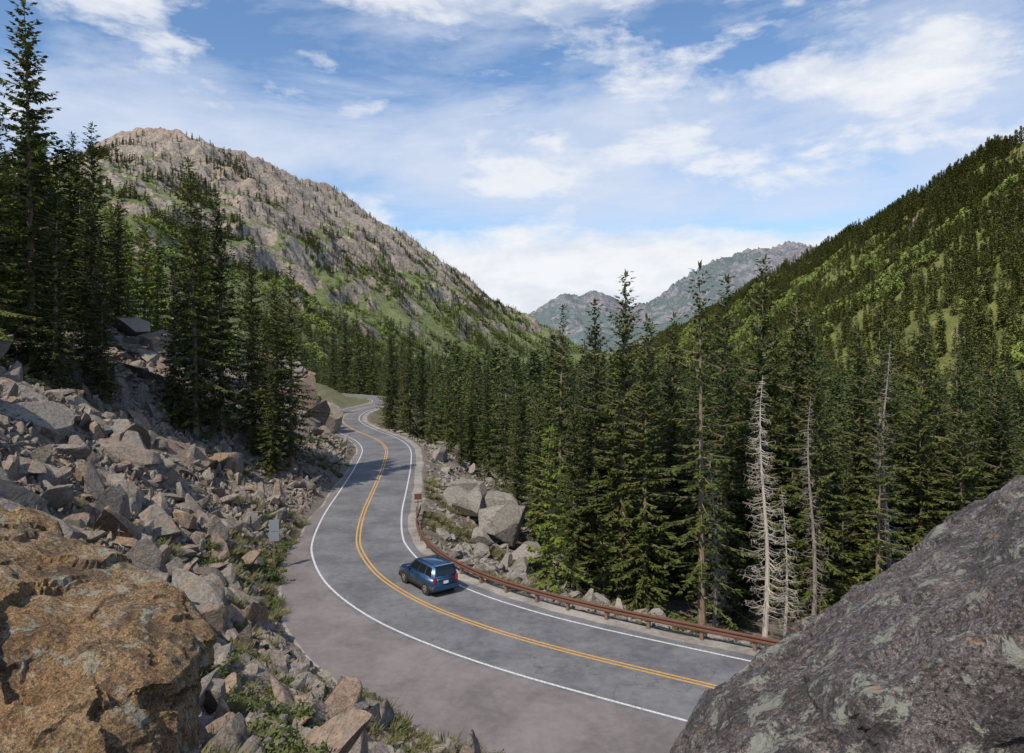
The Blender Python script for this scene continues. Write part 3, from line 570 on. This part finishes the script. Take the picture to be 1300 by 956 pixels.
# ------------------------------------------------------------ simple parts helpers
def box(name,sz,loc,m,parent=None,bev=.0,rot=(0,0,0)):
    bm=bmesh.new();bmesh.ops.create_cube(bm,size=1);bmesh.ops.scale(bm,vec=sz,verts=bm.verts)
    if bev: bmesh.ops.bevel(bm,geom=bm.edges[:],offset=bev,segments=2,affect='EDGES')
    me=bpy.data.meshes.new(name);bm.to_mesh(me);bm.free();me.materials.append(m)
    o=bpy.data.objects.new(name,me);scene.collection.objects.link(o);o.location=loc;o.rotation_euler=rot
    if parent:o.parent=parent
    return o
def cyl(name,r,depth,loc,m,parent=None,rot=(0,0,0),seg=28,bev=0):
    bm=bmesh.new();bmesh.ops.create_cone(bm,cap_ends=True,segments=seg,radius1=r,radius2=r,depth=depth)
    if bev: bmesh.ops.bevel(bm,geom=[e for e in bm.edges if len(e.link_faces)==2 and any(len(f.verts)>4 for f in e.link_faces)],offset=bev,segments=2,affect='EDGES')
    me=bpy.data.meshes.new(name);bm.to_mesh(me);bm.free();me.materials.append(m)
    o=bpy.data.objects.new(name,me);scene.collection.objects.link(o);o.location=loc;o.rotation_euler=rot
    if parent:o.parent=parent
    return o
def empty(name,loc,rz=0):
    e=bpy.data.objects.new(name,None);scene.collection.objects.link(e);e.location=loc;e.rotation_euler=(0,0,rz);return e
# ------------------------------------------------------------ guardrail
M_rust=simple('rusted_steel',(.13,.062,.042),.8,.2,nz=.35,scale=3)
M_post=simple('weathered_post',(.17,.12,.085),.9,nz=.3)
gr=empty('guardrail',(0,0,0))
j0=int(np.argmin(abs(CL[:,0]-40)+100*(CL[:,1]>30)));j1=int(np.argmin(np.hypot(CL[:,0]+12.7,CL[:,1]-60.5)))
GO=4.45;prof=[(-.0,.42),(-.07,.47),(-.07,.52),(0,.575),(0,.605),(-.07,.66),(-.07,.71),(0,.76)]
idx=np.arange(j0,j1+1);V=[]
for i in idx:
    flare=max(0,(i-(j1-6))/6)*.5
    for off,zz in prof+[(o+.012,z) for o,z in prof[::-1]]:
        p=CL[i]+RN[i]*(GO+off+flare);V.append((p[0],p[1],zz))
add_obj('rail',np.array(V),grid_faces(len(idx),16),[M_rust],smooth=False,parent=gr)
d=0
for i in idx[:-1]:
    d+=np.linalg.norm(CL[i+1]-CL[i])
    if d>1.9:
        d=0;p=CL[i]+RN[i]*(GO+.13);box('post',(.17,.2,1.3),(p[0],p[1],.12),M_post,gr,.01,(0,0,math.atan2(T[i,1],T[i,0])))
# ------------------------------------------------------------ signs
M_back=simple('sign_aluminium',(.42,.46,.50),.45,.6,nz=.08);M_brown=simple('brown_sign_paint',(.13,.05,.035),.6)
sg=empty('road_sign',(-15.3,45.6,gz(-15.3,45.6)),.25)
box('post',(.09,.09,3.3),(0,0,1.6),M_post,sg,.01);box('panel_upper',(.62,.025,.75),(0,-.065,2.75),M_back,sg,.008);box('panel_lower',(.62,.025,.6),(0,-.065,2.03),M_back,sg,.008)
box('brace_top',(.5,.03,.05),(0,-.03,2.9),M_back,sg,.004);box('brace_bottom',(.5,.03,.05),(0,-.03,2.1),M_back,sg,.004)
s2=empty('marker_sign',(-8.0,60.3,0),.2)
box('post',(.08,.08,1.9),(0,0,.9),M_post,s2,.008);box('panel',(.62,.03,.5),(0,-.06,1.65),M_brown,s2,.008);box('panel_rail',(.62,.03,.08),(0,-.06,1.2),M_brown,s2,.006)
# ------------------------------------------------------------ car
def carpaint():
    m,nt,b=mat('blue_car_paint');n=noise(nt,objc(nt),300,2);L(nt,mix(nt,n,(.015,.055,.135),(.025,.08,.18)),b.inputs['Base Color'])
    b.inputs['Metallic'].default_value=.45;b.inputs['Roughness'].default_value=.3;b.inputs['Coat Weight'].default_value=.8;b.inputs['Coat Roughness'].default_value=.05;return m
M_car=carpaint();M_glass=simple('tinted_glass',(.012,.014,.016),.06,0,.1);M_tyre=simple('tyre_rubber',(.02,.02,.02),.85);M_rim=simple('alloy',(.5,.5,.52),.3,.9)
M_trim=simple('black_trim',(.03,.03,.032),.6);M_red=simple('tail_lamp',(.45,.015,.012),.2);M_wht=simple('plate_white',(.75,.76,.78),.5);M_lamp=simple('headlamp_glass',(.6,.62,.65),.1)
ci=int(np.argmin(np.hypot(CL[:,0]+6.3,CL[:,1]-41.5)));hd=math.atan2(T[ci,1],T[ci,0])
cp=CL[ci]+RN[ci]*1.72
car=empty('car',(cp[0],cp[1],.006),hd)
def prism(name,outline,hw,m,bev,taper=None,parent=car):
    bm=bmesh.new();n=len(outline)
    a=[bm.verts.new((x,-(hw-(taper(x,z) if taper else 0)),z)) for x,z in outline];b=[bm.verts.new((x,(hw-(taper(x,z) if taper else 0)),z)) for x,z in outline]
    bm.faces.new(a);bm.faces.new(b[::-1])
    for i in range(n): bm.faces.new((a[i],b[i],b[(i+1)%n],a[(i+1)%n]))
    bmesh.ops.recalc_face_normals(bm,faces=bm.faces)
    bmesh.ops.bevel(bm,geom=bm.edges[:],offset=bev,segments=3,affect='EDGES',clamp_overlap=True)
    me=bpy.data.meshes.new(name);bm.to_mesh(me);bm.free();me.materials.append(m);me.polygons.foreach_set('use_smooth',np.ones(len(me.polygons),bool))
    o=bpy.data.objects.new(name,me);scene.collection.objects.link(o);o.parent=parent;return o
prism('body',[(-2.06,.42),(-2.10,.80),(-2.05,1.10),(.95,1.10),(1.72,1.02),(2.02,.86),(2.10,.62),(2.08,.34),(1.72,.26),(-1.75,.26)],.89,M_car,.055,lambda x,z:.05*max(0,abs(x)-1.5)+(.03 if z>1 else 0))
prism('lower_cladding',[(-2.13,.32),(-2.14,.60),(-2.02,.64),(2.06,.56),(2.15,.5),(2.12,.28),(1.7,.2),(-1.75,.2)],.905,M_trim,.03,lambda x,z:.05*max(0,abs(x)-1.5))
B=[(-2.04,.85,1.07),(1.02,.85,1.07),(1.02,-.85,1.07),(-2.04,-.85,1.07)];Tt=[(-1.86,.69,1.73),(.22,.69,1.73),(.22,-.69,1.73),(-1.86,-.69,1.73)]
bm=bmesh.new();bv=[bm.verts.new(p) for p in B];tv=[bm.verts.new(p) for p in Tt];bm.faces.new(tv)
for i in range(4): bm.faces.new((bv[i],bv[(i+1)%4],tv[(i+1)%4],tv[i]))
bmesh.ops.recalc_face_normals(bm,faces=bm.faces)
bmesh.ops.bevel(bm,geom=[e for e in bm.edges if len(e.link_faces)==2],offset=.045,segments=3,affect='EDGES')
me=bpy.data.meshes.new('cabin');bm.to_mesh(me);bm.free();me.materials.append(M_car);me.polygons.foreach_set('use_smooth',np.ones(len(me.polygons),bool))
o=bpy.data.objects.new('cabin',me);scene.collection.objects.link(o);o.parent=car
def pane(name,q,u0,u1,v0,v1,off=.008,m=M_glass):
    q=[np.array(p,float) for p in q];bl=lambda u,v:(q[0]*(1-u)+q[1]*u)*(1-v)+(q[3]*(1-u)+q[2]*u)*v
    n=np.cross(q[1]-q[0],q[3]-q[0]);n/=np.linalg.norm(n);c=sum(q)/4-np.array([-.5,0,1.4])
    if n@c<0:n=-n
    P=[bl(u0,v0),bl(u1,v0),bl(u1,v1),bl(u0,v1)];V=[p+n*off for p in P]+[p-n*.01 for p in P]
    add_obj(name,np.array(V),[(0,1,2,3),(0,4,5,1),(1,5,6,2),(2,6,7,3),(3,7,4,0)],[m],parent=car)
for sgn,nm in ((1,'left'),(-1,'right')):
    q=[(-2.04,.85*sgn,1.07),(1.02,.85*sgn,1.07),(.22,.69*sgn,1.73),(-1.86,.69*sgn,1.73)]
    pane(nm+'_quarter_window',q,.05,.30,.10,.84);pane(nm+'_rear_door_window',q,.325,.60,.10,.86);pane(nm+'_front_door_window',q,.625,.93,.10,.86)
    for x in (-1.28,1.32):
        cyl('wheel_arch',.43,.06,(x,sgn*.885,.38),M_trim,car,(math.pi/2,0,0),32)
        cyl('tyre',.345,.23,(x,sgn*.82,.345),M_tyre,car,(math.pi/2,0,0),36,.03)
        cyl('rim',.215,.03,(x,sgn*.935,.345),M_rim,car,(math.pi/2,0,0),24,.008)
        for k in range(5):
            a=k*math.pi*.4+.3;box('rim_gap',(.1,.012,.06),(x+.12*math.cos(a),sgn*.953,.345+.12*math.sin(a)),M_tyre,car,.004,(0,-a,0))
        cyl('hub',.04,.02,(x,sgn*.955,.345),M_rim,car,(math.pi/2,0,0),12)
    box('roof_rail',(1.7,.04,.04),(-.85,sgn*.6,1.79),M_trim,car,.012)
    for xx_ in (-1.6,-.1): box('rail_foot',(.08,.04,.06),(xx_,sgn*.6,1.752),M_trim,car,.008)
    box('mirror',(.16,.2,.14),(.68,sgn*.98,1.16),M_car,car,.03)
    box('tail_lamp',(.06,.17,.34),(-2.085,sgn*.74,.98),M_red,car,.015);box('headlamp',(.08,.3,.18),(2.03,sgn*.63,.80),M_lamp,car,.02)
    box('door_handle',(.16,.03,.03),(-.35,sgn*.885,.96),M_trim,car,.008);box('door_handle',(.16,.03,.03),(.45,sgn*.885,.96),M_trim,car,.008)
    for xs in (-1.02-.1,-.2,.72): box('door_seam',(.012,.006,.5),(xs,sgn*.889,.82),M_trim,car)
qr=[(-2.04,-.85,1.07),(-2.04,.85,1.07),(-1.86,.69,1.73),(-1.86,-.69,1.73)];pane('rear_window',qr,.10,.90,.14,.86)
qf=[(1.02,-.85,1.07),(1.02,.85,1.07),(.22,.69,1.73),(.22,-.69,1.73)];pane('windscreen',qf,.06,.94,.06,.93)
box('rear_bumper',(.16,1.66,.24),(-2.1,0,.50),M_car,car,.04);box('license_plate',(.02,.32,.16),(-2.125,0,.80),M_wht,car,.004);box('tailgate_trim',(.03,1.0,.05),(-2.1,0,.94),M_trim,car,.01)
box('spoiler',(.22,1.3,.05),(-1.93,0,1.735),M_car,car,.02);box('grille',(.04,.9,.2),(2.1,0,.68),M_trim,car,.01);box('rear_wiper',(.02,.45,.02),(-2.05,.1,1.2),M_trim,car,rot=(.2,0,0))
# ------------------------------------------------------------ world
w=bpy.data.worlds.new('World');scene.world=w;w.use_nodes=True;nt=w.node_tree;bg=nt.nodes['Background']
SUN=Vector((-.32,-.50,.70)).normalized();el=math.asin(SUN.z);azs=math.atan2(SUN.x,SUN.y)
sky=N(nt,'ShaderNodeTexSky',sky_type='NISHITA');sky.sun_disc=False;sky.sun_elevation=el;sky.sun_rotation=azs;sky.altitude=1500;sky.air_density=1.2;sky.dust_density=.8;sky.ozone_density=2.0
tc=N(nt,'ShaderNodeTexCoord');sp=N(nt,'ShaderNodeSeparateXYZ');L(nt,tc.outputs['Generated'],sp.inputs[0])
az=math_(nt,'ARCTAN2',sp.outputs['X'],sp.outputs['Y']);elv=math_(nt,'ARCSINE',sp.outputs['Z'])
def gauss(a0,e0,sa,se,amp):
    a=math_(nt,'DIVIDE',math_(nt,'SUBTRACT',az,a0),sa);e=math_(nt,'DIVIDE',math_(nt,'SUBTRACT',elv,e0),se)
    s=math_(nt,'ADD',math_(nt,'MULTIPLY',a,a),math_(nt,'MULTIPLY',e,e));return math_(nt,'MULTIPLY',math_(nt,'EXPONENT',math_(nt,'MULTIPLY',s,-1)),amp)
def cv(sa,se,off=0,sk=0):
    c=N(nt,'ShaderNodeCombineXYZ');L(nt,math_(nt,'ADD',math_(nt,'MULTIPLY',az,sa),off),c.inputs[0])
    e=math_(nt,'ADD',math_(nt,'MULTIPLY',elv,se),math_(nt,'MULTIPLY',az,sk));L(nt,e,c.inputs[1]);return c.outputs[0]
n1=noise(nt,cv(3.0,10.5,3.1,-.6),1.0,9,.62,.3)
n2=noise(nt,cv(6,14,8.4),1.0,9,.60,.15)
terms=[gauss(.12,.26,.75,.10,.23),gauss(-.35,.29,.35,.06,.10),gauss(-.45,.41,.2,.06,-.20),gauss(.18,.405,.17,.035,-.20),gauss(-.75,.33,.2,.12,-.15),gauss(-.22,.20,.12,.03,-.12),gauss(.1,.36,.3,.03,-.06)]
b1=terms[0]
for t in terms[1:]: b1=math_(nt,'ADD',b1,t)
m1=ramp(nt,math_(nt,'ADD',n1,b1),[(.43,0),(.60,.5),(.80,.85)])
terms=[gauss(.15,.07,.9,.06,.38),gauss(.12,.135,.34,.035,.15),gauss(.48,.335,.28,.034,.20),gauss(.02,.465,.22,.030,.27),gauss(-.52,.41,.08,.02,.14),gauss(.42,.40,.07,.025,.16),gauss(.30,.25,.40,.05,.07)]
b2=terms[0]
for t in terms[1:]: b2=math_(nt,'ADD',b2,t)
m2=ramp(nt,math_(nt,'ADD',n2,b2),[(.55,0),(.66,.7),(.80,1)])
skyc=mix(nt,1.0,sky.outputs[0],(1.05,1.18,1.30),'MULTIPLY')
sh=ramp(nt,n2,[(.33,(5.4,5.9,6.9)),(.60,(7.5,7.65,7.95))])
c=mix(nt,m1,skyc,(5.8,6.35,7.5));c=mix(nt,m2,c,sh)
L(nt,c,bg.inputs['Color']);bg.inputs['Strength'].default_value=.12
sl=bpy.data.lights.new('sun','SUN');sl.energy=4.5;sl.angle=math.radians(.6);sl.color=(1,.89,.74)
so=bpy.data.objects.new('sun',sl);scene.collection.objects.link(so);so.rotation_euler=(-SUN).to_track_quat('-Z','Y').to_euler();so.location=(0,0,100)
# ------------------------------------------------------------ camera
cam=bpy.data.cameras.new('camera');co=bpy.data.objects.new('camera',cam);scene.collection.objects.link(co);scene.camera=co
co.location=(0,0,CAMZ);co.rotation_euler=(math.radians(90),0,0);cam.sensor_width=36;cam.lens=36*900/1300;cam.shift_y=-38/1300;cam.clip_start=.1;cam.clip_end=30000
scene.view_settings.view_transform='Standard';scene.view_settings.look='None';scene.view_settings.exposure=0
